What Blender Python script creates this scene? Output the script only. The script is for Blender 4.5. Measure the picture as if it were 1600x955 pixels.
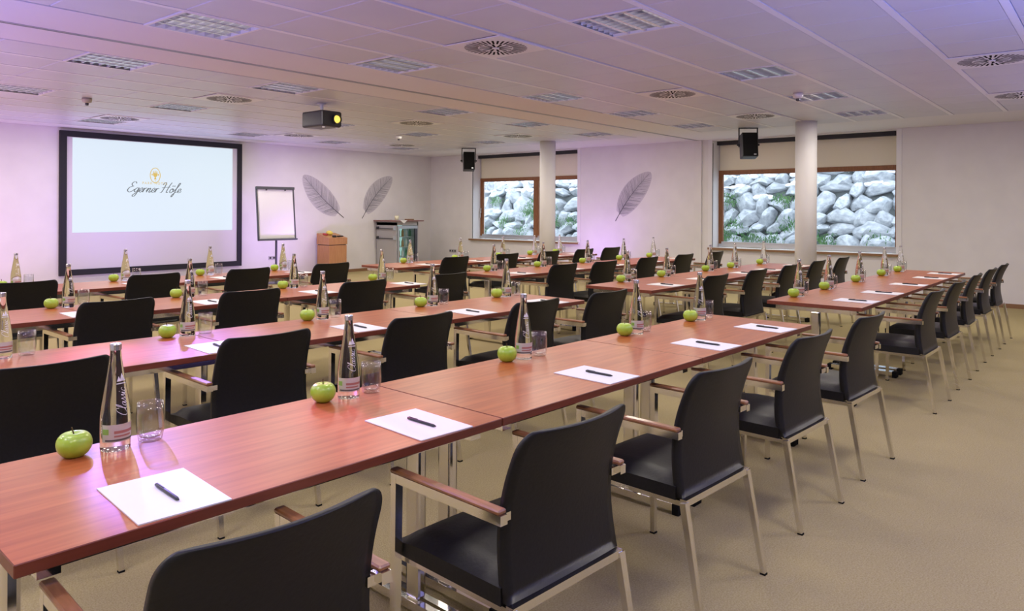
import bpy, bmesh, math, random
from mathutils import Vector, Matrix
random.seed(7)
PI = math.pi
for o in list(bpy.data.objects): bpy.data.objects.remove(o)
SC = bpy.context.scene
COL = SC.collection

# ------------------------------------------------------------------ camera
EYE = 1.435
F_PX, HY, YAW, ROLL = 1153.6, 329.5, .6919, .0044
fw = Vector((math.cos(YAW), math.sin(YAW), 0)); r0 = Vector((math.sin(YAW), -math.cos(YAW), 0)); u0 = Vector((0, 0, 1))
rv = r0 * math.cos(ROLL) + u0 * math.sin(ROLL); uv = u0 * math.cos(ROLL) - r0 * math.sin(ROLL)
cam = bpy.data.cameras.new('camera'); camo = bpy.data.objects.new('camera', cam); COL.objects.link(camo)
cam.sensor_width = 36; cam.lens = F_PX * 36 / 1600; cam.shift_y = -(477.5 - HY) / 1600; cam.clip_start = .05
M = Matrix((rv, uv, -fw)).transposed().to_4x4(); M.translation = (0, 0, EYE); camo.matrix_world = M
SC.camera = camo

# ------------------------------------------------------------------ world, light, exposure
W = bpy.data.worlds.new('world'); SC.world = W; W.use_nodes = True
bg = W.node_tree.nodes['Background']; bg.inputs[0].default_value = (.74, .86, 1, 1); bg.inputs[1].default_value = 4.4
SC.view_settings.view_transform = 'Standard'; SC.view_settings.look = 'None'; SC.view_settings.gamma = 1
SC.view_settings.use_curve_mapping = False; SC.view_settings.exposure = 0.0

def spot(name, loc, target, power, color, angle=120, size=.12, blend=1.0):
    l = bpy.data.lights.new(name, 'SPOT'); l.energy = power; l.color = color; l.spot_size = math.radians(angle); l.spot_blend = blend; l.shadow_soft_size = size
    o = bpy.data.objects.new(name, l); COL.objects.link(o); o.location = loc
    o.rotation_euler = (Vector(target) - Vector(loc)).to_track_quat('-Z', 'Y').to_euler(); return o
# unseen spots added to colour the ceiling, and low uplights at the screen wall
for x, y, p, c in ((2.4, -1.3, 430, (.20, .24, 1)), (5.2, -1.3, 330, (.22, .27, 1)), (9.4, -1.3, 150, (.42, .34, 1)), (-.8, 2.2, 370, (.20, .22, 1)), (-.5, 5.0, 330, (.25, .24, 1)), (.2, 7.8, 170, (.46, .27, 1)), (.9, 10.6, 150, (.72, .28, .9))):
    spot('unseen_ceiling_spot', (x, y, 1.15), (x + (.6 if x < 2 else .1), y + (.6 if y < 0 else 0), 2.8), p, c, 150)
spot('uplight', (3.0, 12.2, .25), (3.6, 13.8, 1.9), 95, (.70, .34, 1), 140)
spot('uplight', (5.4, 11.9, .2), (5.9, 13.3, 2.8), 135, (.40, .27, 1), 150)
spot('uplight', (8.7, 12.2, .25), (8.7, 13.8, 1.9), 95, (.52, .30, 1), 140)
spot('uplight', (12.2, 8.6, .25), (13.38, 8.6, 1.8), 70, (.56, .28, 1), 140)
# coloured LED spots in the ceiling track, aimed at the left-hand tables
spot('track_spot', (2.3, 6.38, 2.78), (1.22, 2.02, .74), 1700, (.30, .20, 1), 11, .04)
spot('track_spot', (2.9, 6.38, 2.78), (1.62, 1.95, .74), 950, (1, .12, .62), 7, .04)
spot('track_spot', (3.3, 6.38, 2.78), (2.0, 3.72, .74), 850, (.34, .20, 1), 15, .04)
spot('track_spot', (2.6, 6.38, 2.78), (1.45, 3.75, .74), 480, (1, .14, .60), 9, .04)
LAMP_W = 18; LAMP_COL = (1, .92, .79)

# ------------------------------------------------------------------ materials
MATS = {}
def mat(name, color=(.8, .8, .8), rough=.5, metal=0, spec=.5, **kw):
    if name in MATS: return MATS[name]
    m = bpy.data.materials.new(name); m.use_nodes = True; nt = m.node_tree; b = nt.nodes['Principled BSDF']
    b.inputs['Base Color'].default_value = (*color, 1); b.inputs['Roughness'].default_value = rough; b.inputs['Metallic'].default_value = metal
    b.inputs['Specular IOR Level'].default_value = spec
    if kw.get('coat'): b.inputs['Coat Weight'].default_value = kw['coat']; b.inputs['Coat Roughness'].default_value = kw.get('coat_rough', .1)
    if kw.get('trans'): b.inputs['Transmission Weight'].default_value = kw['trans']; b.inputs['IOR'].default_value = kw.get('ior', 1.45)
    if kw.get('emit'): b.inputs['Emission Color'].default_value = (*kw['emit'], 1); b.inputs['Emission Strength'].default_value = kw.get('es', 1)
    if kw.get('noise'):   # (scale, colour2, stretch xyz, detail)
        sc, c2, st, det = kw['noise']
        tc = nt.nodes.new('ShaderNodeTexCoord'); mp = nt.nodes.new('ShaderNodeMapping'); mp.inputs['Scale'].default_value = st
        oi = nt.nodes.new('ShaderNodeObjectInfo'); vm = nt.nodes.new('ShaderNodeVectorMath'); vm.operation = 'SCALE'; vm.inputs[3].default_value = 17
        cx = nt.nodes.new('ShaderNodeCombineXYZ')
        for i in range(3): nt.links.new(oi.outputs['Random'], cx.inputs[i])
        nt.links.new(cx.outputs[0], vm.inputs[0])
        nt.links.new(tc.outputs['Object'], mp.inputs['Vector']); nt.links.new(vm.outputs[0], mp.inputs['Location'])
        nz = nt.nodes.new('ShaderNodeTexNoise'); nz.inputs['Scale'].default_value = sc; nz.inputs['Detail'].default_value = det
        nt.links.new(mp.outputs[0], nz.inputs['Vector'])
        cr = nt.nodes.new('ShaderNodeValToRGB'); cr.color_ramp.elements[0].position = .3; cr.color_ramp.elements[1].position = .7
        cr.color_ramp.elements[0].color = (*color, 1); cr.color_ramp.elements[1].color = (*c2, 1)
        nt.links.new(nz.outputs['Fac'], cr.inputs[0]); nt.links.new(cr.outputs[0], b.inputs['Base Color'])
        if kw.get('bump'):
            bp = nt.nodes.new('ShaderNodeBump'); bp.inputs['Strength'].default_value = kw['bump']; bp.inputs['Distance'].default_value = .01
            nt.links.new(nz.outputs['Fac'], bp.inputs['Height']); nt.links.new(bp.outputs[0], b.inputs['Normal'])
    MATS[name] = m; return m
wall_m = mat('wall_paint', (.71, .69, .70), .8, noise=(3, (.75, .73, .74), (1, 1, 1), 2))
plaster_m = mat('ceiling_plaster', (.76, .75, .77), .7)
tile_m = mat('ceiling_tile_metal', (.60, .61, .66), .38, noise=(2, (.64, .65, .70), (1, 1, 1), 2))
rail_m = mat('ceiling_rail_white', (.82, .82, .84), .4)
gap_m = mat('shadow_gap', (.05, .05, .06), .8)
carpet_m = mat('carpet', (.33, .265, .125), .95, spec=.15, noise=(160, (.47, .39, .205), (1, 1, 1), 3), bump=.4)
base_m = mat('baseboard_wood', (.25, .13, .06), .5)
wood_m = mat('cherry_table_wood', (.34, .074, .022), .30, noise=(5, (.47, .130, .042), (.7, 9, 9), 2), spec=.4)
edge_m = mat('cherry_edge', (.15, .035, .018), .35, noise=(6, (.21, .05, .025), (.7, 8, 8), 5))
arm_m = mat('armrest_wood', (.22, .088, .034), .35, noise=(14, (.34, .145, .06), (6, 1, 6), 4), coat=.3)
chrome_m = mat('chrome', (.82, .80, .77), .13, 1)
leather_m = mat('black_leather', (.006, .006, .007), .42, spec=.32, noise=(90, (.009, .009, .010), (1, 1, 1), 3), bump=.06)
rubber_m = mat('black_rubber', (.012, .012, .012), .8, spec=.05)
plastic_m = mat('black_plastic', (.014, .014, .018), .45)
glass_m = mat('clear_glass', (.97, .99, .98), .01, trans=1, ior=1.33)
tumbler_m = bpy.data.materials.new('tumbler_glass'); tumbler_m.use_nodes = True
_n = tumbler_m.node_tree; _n.nodes.remove(_n.nodes['Principled BSDF'])
_t = _n.nodes.new('ShaderNodeBsdfTransparent'); _t.inputs[0].default_value = (.95, .965, .97, 1); _g = _n.nodes.new('ShaderNodeBsdfGlossy'); _g.inputs['Roughness'].default_value = .02
_f = _n.nodes.new('ShaderNodeLayerWeight'); _f.inputs[0].default_value = .5; _p = _n.nodes.new('ShaderNodeMath'); _p.operation = 'POWER'; _p.inputs[1].default_value = 2.4; _q = _n.nodes.new('ShaderNodeMath'); _q.operation = 'MULTIPLY_ADD'; _q.inputs[1].default_value = .8; _q.inputs[2].default_value = .05
_x = _n.nodes.new('ShaderNodeMixShader'); _n.links.new(_f.outputs['Facing'], _p.inputs[0]); _n.links.new(_p.outputs[0], _q.inputs[0])
_n.links.new(_q.outputs[0], _x.inputs[0]); _n.links.new(_t.outputs[0], _x.inputs[1]); _n.links.new(_g.outputs[0], _x.inputs[2]); _n.links.new(_x.outputs[0], _n.nodes['Material Output'].inputs[0])
cap_m = mat('silver_cap', (.62, .62, .62), .25, 1)
label_m = mat('bottle_label', (.58, .55, .48), .35, .2)
green_m = mat('label_green', (.25, .42, .08), .5)
red_m = mat('label_red', (.42, .17, .13), .5)
print_m = mat('white_print', (.9, .9, .92), .5)
apple_m = mat('apple_green', (.30, .50, .025), .3, noise=(3.0, (.44, .60, .06), (8, 8, 8), 3), coat=.3)
stem_m = mat('apple_stem', (.09, .05, .02), .8)
paper_m = mat('white_paper', (.80, .79, .80), .8)
pen_m = mat('black_pen', (.02, .02, .03), .35)
white_m = mat('white_lacquer', (.8, .8, .8), .4)
frame_m = mat('window_wood', (.20, .075, .025), .45, noise=(8, (.28, .11, .04), (8, 8, 1), 4))
alu_m = mat('aluminium', (.55, .56, .58), .35, .8)
blind_m = mat('cream_blind', (.80, .75, .62), .85)
pane_m = mat('window_pane', (1, 1, 1), .0, trans=1, ior=1.02)
screen_black = mat('screen_border_black', (.008, .008, .014), .7)
screen_cloth = mat('screen_cloth', (.62, .60, .64), .85)
lectern_m = mat('lectern_beech', (.42, .19, .075), .45, noise=(6, (.52, .26, .11), (9, 9, .8), 4))
grey_m = mat('grey_cabinet', (.45, .44, .45), .45)
dark_m = mat('dark_metal', (.09, .09, .11), .4, .6)
feather_fill = mat('feather_fill', (.56, .53, .58), .8)
feather_line = mat('feather_line', (.27, .26, .30), .8)
stone_m = mat('stone_grey', (.24, .26, .28), .9, noise=(3, (.46, .48, .50), (1, 1, 1), 6), bump=.6)
snow_m = mat('snow', (.93, .95, .98), .7)
grass_m = mat('outdoor_grass', (.05, .17, .06), .8, noise=(5, (.14, .26, .08), (1, 1, 1), 3))
ground_m = mat('outdoor_ground', (.35, .36, .37), .95, noise=(6, (.48, .49, .50), (1, 1, 1), 5))
gold_m = mat('logo_gold', (.0, .0, .0), .6, emit=(.78, .55, .13), es=.9)
greytxt_m = mat('logo_grey', (.0, .0, .0), .6, emit=(.17, .19, .21), es=.9)
image_m = mat('projected_picture', (.1, .1, .1), .8, emit=(.76, .90, 1.0), es=.86)
lampglow_m = mat('luminaire_tube', (.8, .8, .8), .4, emit=(1, .95, .9), es=.55)
reflector_m = mat('louvre_metal', (.72, .72, .76), .22, .9)
lens_m = mat('projector_lens', (.3, .25, .05), .15, emit=(1, .72, .12), es=1.2)

# ------------------------------------------------------------------ mesh helpers
def finish(name, bm, m, parent=None, smooth=False, loc=None, rot=None):
    bmesh.ops.recalc_face_normals(bm, faces=bm.faces)
    me = bpy.data.meshes.new(name); bm.to_mesh(me); bm.free()
    if smooth:
        for p in me.polygons: p.use_smooth = True
    for x in (m if isinstance(m, (list, tuple)) else [m]): me.materials.append(x)
    return link(name, me, parent, loc, rot)
def link(name, me, parent=None, loc=None, rot=None):
    o = bpy.data.objects.new(name, me); COL.objects.link(o)
    if parent: o.parent = parent
    if loc is not None: o.location = loc
    if rot is not None: o.rotation_euler = rot
    return o
def empty(name, loc=(0, 0, 0), rz=0, parent=None):
    o = bpy.data.objects.new(name, None); COL.objects.link(o); o.location = loc; o.rotation_euler = (0, 0, rz); o.empty_display_size = .05
    if parent: o.parent = parent
    return o
def tag(o, label=None, cat=None, group=None, kind=None):
    if label: o['label'] = label
    if cat: o['category'] = cat
    if group: o['group'] = group
    if kind: o['kind'] = kind
    return o
def copy_tree(o, parent=None):
    c = o.copy(); COL.objects.link(c); c.parent = parent
    for ch in list(o.children): copy_tree(ch, c)
    return c
def box(bm, lo, hi, mi=0):
    x0, y0, z0 = lo; x1, y1, z1 = hi
    v = [bm.verts.new(p) for p in ((x0, y0, z0), (x1, y0, z0), (x1, y1, z0), (x0, y1, z0), (x0, y0, z1), (x1, y0, z1), (x1, y1, z1), (x0, y1, z1))]
    fs = [bm.faces.new([v[i] for i in f]) for f in ((3, 2, 1, 0), (4, 5, 6, 7), (0, 1, 5, 4), (1, 2, 6, 5), (2, 3, 7, 6), (3, 0, 4, 7))]
    for f in fs: f.material_index = mi
    return fs
def rbox(lo, hi, r, seg=2):
    bm = bmesh.new(); box(bm, lo, hi); bmesh.ops.bevel(bm, geom=list(bm.edges), offset=r, segments=seg, profile=.5, affect='EDGES'); return bm
def beam(bm, a, b, w, d=None, w2=None, side=None):
    a = Vector(a); b = Vector(b); d = d or w; w2 = w2 or w; t = (b - a).normalized()
    s = Vector(side) if side else (Vector((1, 0, 0)) if abs(t.x) < .9 else Vector((0, 1, 0)))
    s = (s - t * s.dot(t)).normalized(); n = t.cross(s); vs = []
    for p, ww in ((a, w), (b, w2)):
        k = ww / w
        vs += [bm.verts.new(p + s * (i * ww / 2) + n * (j * d * k / 2)) for i, j in ((-1, -1), (1, -1), (1, 1), (-1, 1))]
    for f in ((3, 2, 1, 0), (4, 5, 6, 7), (0, 1, 5, 4), (1, 2, 6, 5), (2, 3, 7, 6), (3, 0, 4, 7)): bm.faces.new([vs[i] for i in f])
def lathe(bm, prof, n=24, cap0=True, cap1=True, c=(0, 0, 0)):
    rings = []
    for r, z in prof:
        rings.append([bm.verts.new((c[0] + r * math.cos(2 * PI * i / n), c[1] + r * math.sin(2 * PI * i / n), c[2] + z)) for i in range(n)])
    for a, b in zip(rings, rings[1:]):
        for i in range(n): bm.faces.new((a[i], a[(i + 1) % n], b[(i + 1) % n], b[i]))
    if cap0: bm.faces.new(list(reversed(rings[0])))
    if cap1: bm.faces.new(rings[-1])
def one(name, lo, hi, m, parent=None, r=0, loc=None, rot=None):
    bm = rbox(lo, hi, r) if r else bmesh.new()
    if not r: box(bm, lo, hi)
    return finish(name, bm, m, parent, False, loc, rot)
def beams(name, segs, m, parent=None, **kw):
    bm = bmesh.new()
    for s in segs: beam(bm, *s)
    return finish(name, bm, m, parent, **kw)

# ------------------------------------------------------------------ cursive stroke lettering
GL = {
 'E': (.66, [[(.62, .84), (.52, 1.0), (.32, .97), (.22, .78), (.36, .6), (.5, .57)], [(.44, .57), (.16, .46), (.05, .2), (.22, 0), (.46, .05), (.66, .26)]]),
 'g': (.44, [[(.38, .34), (.24, .42), (.08, .3), (.06, .1), (.16, 0), (.3, .12), (.4, .42), (.36, 0), (.26, -.36), (.08, -.42), (.06, -.26), (.34, -.02), (.5, .12)]]),
 'e': (.38, [[(0, .1), (.2, .18), (.32, .32), (.24, .43), (.1, .32), (.07, .12), (.18, 0), (.32, .05), (.42, .15)]]),
 'r': (.34, [[(0, .12), (.1, .42), (.08, .2), (.04, 0)], [(.06, .16), (.14, .34), (.24, .42), (.32, .39)]]),
 'n': (.46, [[(0, .1), (.12, .42), (.1, .2), (.06, 0)], [(.07, .1), (.2, .36), (.32, .41), (.32, .22), (.3, .03), (.39, 0), (.5, .12)]]),
 'H': (.86, [[(-.02, .78), (.08, .95), (.26, .98), (.24, .5), (.14, .05), (-.02, 0)], [(.80, 1.02), (.68, .7), (.60, .2), (.62, 0), (.76, .08)], [(.02, .46), (.3, .52), (.8, .54)]]),
 'o': (.42, [[(.2, .42), (.06, .25), (.1, .03), (.24, 0), (.36, .2), (.28, .41), (.2, .38), (.3, .3), (.45, .33)], [(.16, .62), (.18, .72)], [(.34, .62), (.36, .72)]]),
 'f': (.38, [[(0, .1), (.24, .5), (.4, .9), (.33, 1.0), (.25, .8), (.19, .2), (.1, -.3), (0, -.42), (-.02, -.25), (.18, 0), (.42, .12)]]),
 'C': (.62, [[(.62, .74), (.54, .97), (.32, .92), (.1, .5), (.12, .1), (.34, 0), (.64, .2)]]),
 'l': (.32, [[(0, .1), (.24, .6), (.3, .97), (.2, .9), (.12, .4), (.14, .05), (.26, .02), (.36, .12)]]),
 'a': (.44, [[(.34, .34), (.2, .43), (.05, .25), (.1, .02), (.24, .1), (.36, .42), (.33, .1), (.38, 0), (.5, .12)]]),
 's': (.34, [[(0, .1), (.15, .3), (.2, .47), (.25, .3), (.28, .1), (.18, 0), (.05, .05)], [(.26, .04), (.4, .12)]]),
 'i': (.24, [[(0, .1), (.1, .42), (.1, .1), (.16, 0), (.28, .12)], [(.14, .58), (.15, .64)]]),
 'c': (.34, [[(.3, .34), (.2, .43), (.06, .25), (.1, .03), (.22, 0), (.38, .12)]]),
 ' ': (.22, [])}
def catmull(p, n=5):
    if len(p) < 3: return p
    q = [p[0]] + p + [p[-1]]; out = []
    for i in range(1, len(q) - 2):
        for k in range(n):
            t = k / n; a, b, c, d = q[i - 1], q[i], q[i + 1], q[i + 2]
            out.append(tuple(.5 * (2 * b[j] + (c[j] - a[j]) * t + (2 * a[j] - 5 * b[j] + 4 * c[j] - d[j]) * t * t + (3 * b[j] - a[j] - 3 * c[j] + d[j]) * t ** 3) for j in (0, 1)))
    out.append(p[-1]); return out
def script_quads(text, shear=.38, wmin=.022, wmax=.07):
    quads = []; x0 = 0
    for ch in text:
        adv, strokes = GL[ch]
        for st in strokes:
            pts = [(x + x0 + shear * y, y) for x, y in catmull(st)]
            L = []
            for i, p in enumerate(pts):
                a = pts[max(i - 1, 0)]; b = pts[min(i + 1, len(pts) - 1)]; dx, dy = b[0] - a[0], b[1] - a[1]; l = math.hypot(dx, dy) or 1
                w = wmin + (wmax - wmin) * abs(dy / l) ** 2; nx, ny = -dy / l * w / 2, dx / l * w / 2
                L.append(((p[0] + nx, p[1] + ny), (p[0] - nx, p[1] - ny)))
            for a, b in zip(L, L[1:]): quads.append((a[0], a[1], b[1], b[0]))
        x0 += adv
    return quads, x0
def quads_mesh(bm, quads, fn):
    for q in quads:
        vs = [bm.verts.new(fn(*p)) for p in q]
        try: bm.faces.new(vs)
        except ValueError: pass

# ------------------------------------------------------------------ the room
XW, YW, H = 13.38, 13.83, 2.816      # window wall, screen wall, ceiling
XL, YB = -2.4, -3.0
def struct(name, bm, m, parent=None, **kw): return tag(finish(name, bm, m, parent, **kw), kind='structure')
bm = bmesh.new(); box(bm, (XL - .2, YB - .2, -.12), (XW + .45, YW + .2, 0)); struct('floor', bm, carpet_m)
bm = bmesh.new(); box(bm, (XL - .2, YW, 0), (XW + .45, YW + .2, H + .25)); struct('wall_screen', bm, wall_m)
bm = bmesh.new(); box(bm, (XL - .2, YB, 0), (XL, YW, H + .25)); struct('wall_left', bm, wall_m)
bm = bmesh.new(); box(bm, (XL - .2, YB - .2, 0), (XW + .45, YB, H + .25)); struct('wall_rear', bm, wall_m)
WIN = [(9.22, 12.35), (2.88, 6.087)]; ZS = .715; ZT = 2.80; TH = .45
bm = bmesh.new()
box(bm, (XW, YB, 0), (XW + TH, YW, ZS)); box(bm, (XW, YB, ZT), (XW + TH, YW, H + .25))
for a, b in ((YB, 2.88), (6.087, 9.22), (12.35, YW)): box(bm, (XW, a, ZS), (XW + TH, b, ZT))
struct('wall_window', bm, wall_m)
bm = bmesh.new(); box(bm, (XL, YW - .016, 0), (XW, YW, .065)); struct('baseboard_screen', bm, base_m)
bm = bmesh.new(); box(bm, (XW - .016, YB, 0), (XW, YW, .065)); struct('baseboard_window', bm, base_m)
# plaster casings beside the niches and the jamb of the folding partition
n = 0
for y0, y1 in ((2.80, 2.88), (6.087, 6.17), (9.14, 9.22), (12.35, 12.40)):
    n += 1; bm = bmesh.new(); box(bm, (XW - .012, y0, 0 if y0 == 6.087 else .72), (XW, y1, H)); struct('trim_%d' % n, bm, plaster_m)
bm = bmesh.new(); box(bm, (XW - .035, 6.30, .065), (XW, 6.46, H)); struct('trim_5', bm, wall_m)
# columns
for i, (cx, cy) in enumerate(((11.55, 3.74), (11.75, 8.82))):
    bm = bmesh.new(); lathe(bm, [(.156, 0), (.156, H)], 40); o = finish('column', bm, wall_m, smooth=False)
    for p in o.data.polygons: p.use_smooth = len(p.vertices) == 4
    o.location = (cx, cy, 0); tag(o, ('round white column in front of the window nearest the last table row', 'round white column in front of the window nearest the corner')[i], 'column', kind='structure')

# ceiling: plaster, tile fields, rails
G = .632
ceil = bpy.data.objects.new('ceiling', None); COL.objects.link(ceil); ceil['kind'] = 'structure'; ceil.location = (0, 0, H)
one('ceiling_backing', (XL - .2, YB - .2, .06), (XW + .45, YW + .2, .25), gap_m, ceil)
FX0 = 3.12 - 9 * G
def plast(x0, y0, x1, y1): one('plaster_strip', (x0, y0, 0), (x1, y1, .06), plaster_m, ceil)
NX1, FX1 = 3.12 + 14 * G, 3.25 + 14 * G
plast(NX1, YB, XW, 5.66); plast(XL, 5.66, XW, 6.355); plast(XL, 6.405, XW, 7.0); plast(FX1, 7.0, XW, YW); plast(XL, 13.325, FX1, YW)
for y in (6.362, 6.398): one('partition_track', (XL, y - .006, -.006), (XW, y + .006, .05), alu_m, ceil)
LIGHT_X = [-.99, .27, 2.80, 4.70, 7.22, 9.12, 11.02]; DIFF_X = [-1.0, 1.54, 4.70, 7.86, 10.39]
cells = {}
def near(v, L): return any(abs(v - q) < .2 for q in L)
vis, hid = [], bmesh.new()
lights, diffs = [], []
def inview(x, y):
    p = Vector((x, y, H - EYE)); d = p.dot(fw)
    if d < .4: return False
    u = 800 + F_PX * p.dot(rv) / d; v = HY - F_PX * p.dot(uv) / d
    return -140 < u < 1740 and v > -110
for fld, xo, ys in (('n', 3.12, [5.66 - G * (k + 1) for k in range(14)]), ('f', 3.25, [7.0 + G * k for k in range(10)])):
    for y in ys:
        for k in range(-9, 14):
            x = xo + k * G; cx, cy = x + G / 2, y + G / 2
            if x < XL or y < YB: continue
            ox = cx - (xo - 3.12)
            isL = near(cy, (2.82, 5.344, .29, 7.316, 9.844, 12.372)) and near(ox, LIGHT_X)
            isD = near(cy, (4.08, .92, 8.58, 11.74)) and near(ox, DIFF_X)
            if isL: lights.append((cx, cy, fld)); continue
            if isD: diffs.append((cx, cy)); continue
            lo = (-G / 2 + .003, -G / 2 + .03, 0); 
            if inview(cx, cy): vis.append((cx, cy))
            else: box(hid, (cx + lo[0], cy + lo[1], 0), (cx - lo[0], cy - lo[1], .02))
vis.sort(key=lambda p: p[0] ** 2 + p[1] ** 2)
tbm = rbox((-G / 2 + .003, -G / 2 + .03, 0), (G / 2 - .003, G / 2 - .03, .03), .004, 1)
t0 = finish('ceiling_tile', tbm, tile_m, ceil); t0.location = (*vis[0], 0)
for x, y in vis[1:300]: link('ceiling_tile', t0.data, ceil, (x, y, 0))
for x, y in vis[300:]: box(hid, (x - G / 2 + .003, y - G / 2 + .03, 0), (x + G / 2 - .003, y + G / 2 - .03, .02))
tag(finish('ceiling_tile_field', hid, tile_m, ceil), kind='stuff')
for ylist, x1 in (([5.66 - G * k for k in range(1, 14)], NX1), ([7.0 + G * k for k in range(1, 10)], FX1)):
    for y in ylist:
        if y < YB: continue
        lo = y - .026; hi = y + .026
        if abs(y - (5.66 - 3 * G)) < .01: lo += .022     # the wide open joint
        one('ceiling_rail', (XL, lo, -.003), (x1, hi, .04), rail_m, ceil)

# luminaires: louvred square fittings
def make_luminaire():
    r = empty('ceiling_light', (0, 0, H)); a = G / 2 - .004
    bm = bmesh.new()
    for s in (-1, 1):
        box(bm, (-a, s * a - .022 * (s > 0), -.006), (a, s * a + .022 * (s < 0), .03)); box(bm, (s * a - .022 * (s > 0), -a + .022, -.006), (s * a + .022 * (s < 0), a - .022, .03))
    finish('frame', bm, white_m, r)
    one('reflector_tray', (-a + .02, -a + .02, .045), (a - .02, a - .02, .055), reflector_m, r)
    for i in range(4):
        y = -a + .02 + (i + .5) * (2 * a - .04) / 4
        bm = bmesh.new(); beam(bm, (-a + .03, y, .036), (a - .03, y, .036), .016); finish('lamp_tube', bm, lampglow_m, r)
    for i in range(1, 4):
        y = -a + .02 + i * (2 * a - .04) / 4
        one('louvre_blade', (-a + .022, y - .012, -.002), (a - .022, y + .012, .03), reflector_m, r)
    me = None
    for i in range(1, 8):
        x = -a + i * 2 * a / 8
        if me is None: me = one('cross_blade', (-.003, -a + .022, .0), (.003, a - .022, .028), reflector_m, r, loc=(x, 0, 0)).data
        else: link('cross_blade', me, r, (x, 0, 0))
    l = bpy.data.lights.new('luminaire_light', 'AREA'); l.shape = 'SQUARE'; l.size = .52; l.energy = LAMP_W; l.color = LAMP_COL
    lo = bpy.data.objects.new('luminaire_light', l); COL.objects.link(lo); lo.parent = r; lo.location = (0, 0, -.012)
    return r
ORD = ['first', 'second', 'third', 'fourth', 'fifth', 'sixth', 'seventh', 'eighth']
lum0 = None
ly = sorted({round(c[1], 2) for c in lights}, reverse=True)
for cx, cy, fld in lights:
    if not inview(cx, cy):      # fittings behind the viewer: light only, same fitting
        pass
    r = lum0 if lum0 is None else copy_tree(lum0)
    if lum0 is None: lum0 = r = make_luminaire()
    r.location = (cx, cy, H)
    xs = sorted([c[0] for c in lights if abs(c[1] - cy) < .05], reverse=True); k = xs.index(cx); j = ly.index(round(cy, 2))
    tag(r, 'square louvred ceiling light, %s from the window wall, %s row from the screen wall' % (ORD[k], ORD[j]), 'ceiling light', 'louvred ceiling lights')

# swirl diffusers
def make_diffuser():
    r = empty('air_diffuser', (0, 0, H)); a = G / 2 - .004
    one('plate', (-a, -a, -.010), (a, a, -.001), white_m, r)
    bm = bmesh.new()
    def slot(r0, r1, w, ang):
        c, s = math.cos(ang), math.sin(ang); vs = []
        for rr, ww in ((r0, -w), (r0, w), (r1, w * 1.3), (r1, -w * 1.3)): vs.append(bm.verts.new((rr * c - ww * s, rr * s + ww * c, -.0108)))
        bm.faces.new(vs)
    for i in range(12): slot(.035, .14, .0085, 2 * PI * i / 12)
    for i in range(36): slot(.15, .265, .0075, 2 * PI * (i + .5) / 36)
    finish('slots', bm, rubber_m, r)
    bm = bmesh.new(); lathe(bm, [(.03, -.016), (.03, -.01)], 16); finish('centre_cap', bm, white_m, r)
    return r
dif0 = None; dyl = sorted({round(c[1], 2) for c in diffs}, reverse=True)
for cx, cy in diffs:
    if not inview(cx, cy): continue
    if dif0 is None: dif0 = r = make_diffuser()
    else: r = copy_tree(dif0)
    r.location = (cx, cy, H)
    xs = sorted([c[0] for c in diffs if abs(c[1] - cy) < .05], reverse=True)
    tag(r, 'square swirl air diffuser, %s from the window wall, %s row from the screen wall' % (ORD[xs.index(cx)], ORD[dyl.index(round(cy, 2))]), 'air vent', 'ceiling air diffusers')

# windows
def make_window(idx, y0, y1, mull):
    x = XW + .29; zb, zt = .755, 2.235; r = empty('window_%d' % idx, (x, (y0 + y1) / 2, zb)); r['kind'] = 'structure'
    hw = (y1 - y0) / 2; m = mull - (y0 + y1) / 2; hgt = zt - zb
    def fr(name, a0, b0, a1, b1, mt, d=.07, off=0): return one(name, (off, a0, b0), (off + d, a1, b1), mt, r)
    fr('frame_post', -hw, 0, -hw + .055, hgt, frame_m); fr('frame_post', hw - .055, 0, hw, hgt, frame_m); fr('frame_post', m - .05, 0, m + .05, hgt, frame_m)
    fr('frame_head', -hw, hgt - .06, hw, hgt, frame_m, .075, -.003); fr('frame_foot', -hw, 0, hw, .06, alu_m, .09, -.02)
    for a, b in ((-hw + .055, m - .05), (m + .05, hw - .055)):
        s = fr('sash', a, .06, b, .10, alu_m, .05, .005)
        fr('sash', a, hgt - .085, b, hgt - .06, frame_m, .05, .005); fr('sash', a, .1, a + .025, hgt - .085, frame_m, .05, .005); fr('sash', b - .025, .1, b, hgt - .085, frame_m, .05, .005)
        one('pane', (.025, a + .025, .1), (.031, b - .025, hgt - .085), pane_m, r)
    hy = hw - .03 if idx == 1 else -hw + .03
    h = one('window_handle', (-.03, hy - .012, .62), (0, hy + .012, .74), alu_m, r, .004); one('lever', (-.05, hy - .01, .50), (-.03, hy + .01, .66), alu_m, h, .004)
    one('blind_box', (-.09, -hw, 2.80 - zb - .075), (.0, hw, 2.80 - zb), plastic_m, r)
    one('blind_guide', (-.292, hw - .012, 0), (-.284, hw - .004, 2.80 - zb - .05), plastic_m, r)
    one('blind_fabric', (.012, -hw + .02, zt - zb - .02), (.018, hw - .02, 2.80 - zb - .03), blind_m, r)
    # niche lining above the frame so no daylight leaks in
    one('lintel_panel', (.03, -hw, hgt), (.14, hw, 2.80 - zb), wall_m, r)
    s = one('window_sill', (-.36, -hw - .06, -.042), (.0, hw + .06, -.006), mat('sill_stone', (.70, .66, .60), .4), r); one('sill_edge', (-.368, -hw - .062, -.046), (-.36, hw + .062, -.006), base_m, s)
make_window(1, *WIN[0], 10.60); make_window(2, *WIN[1], 4.50)

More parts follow.
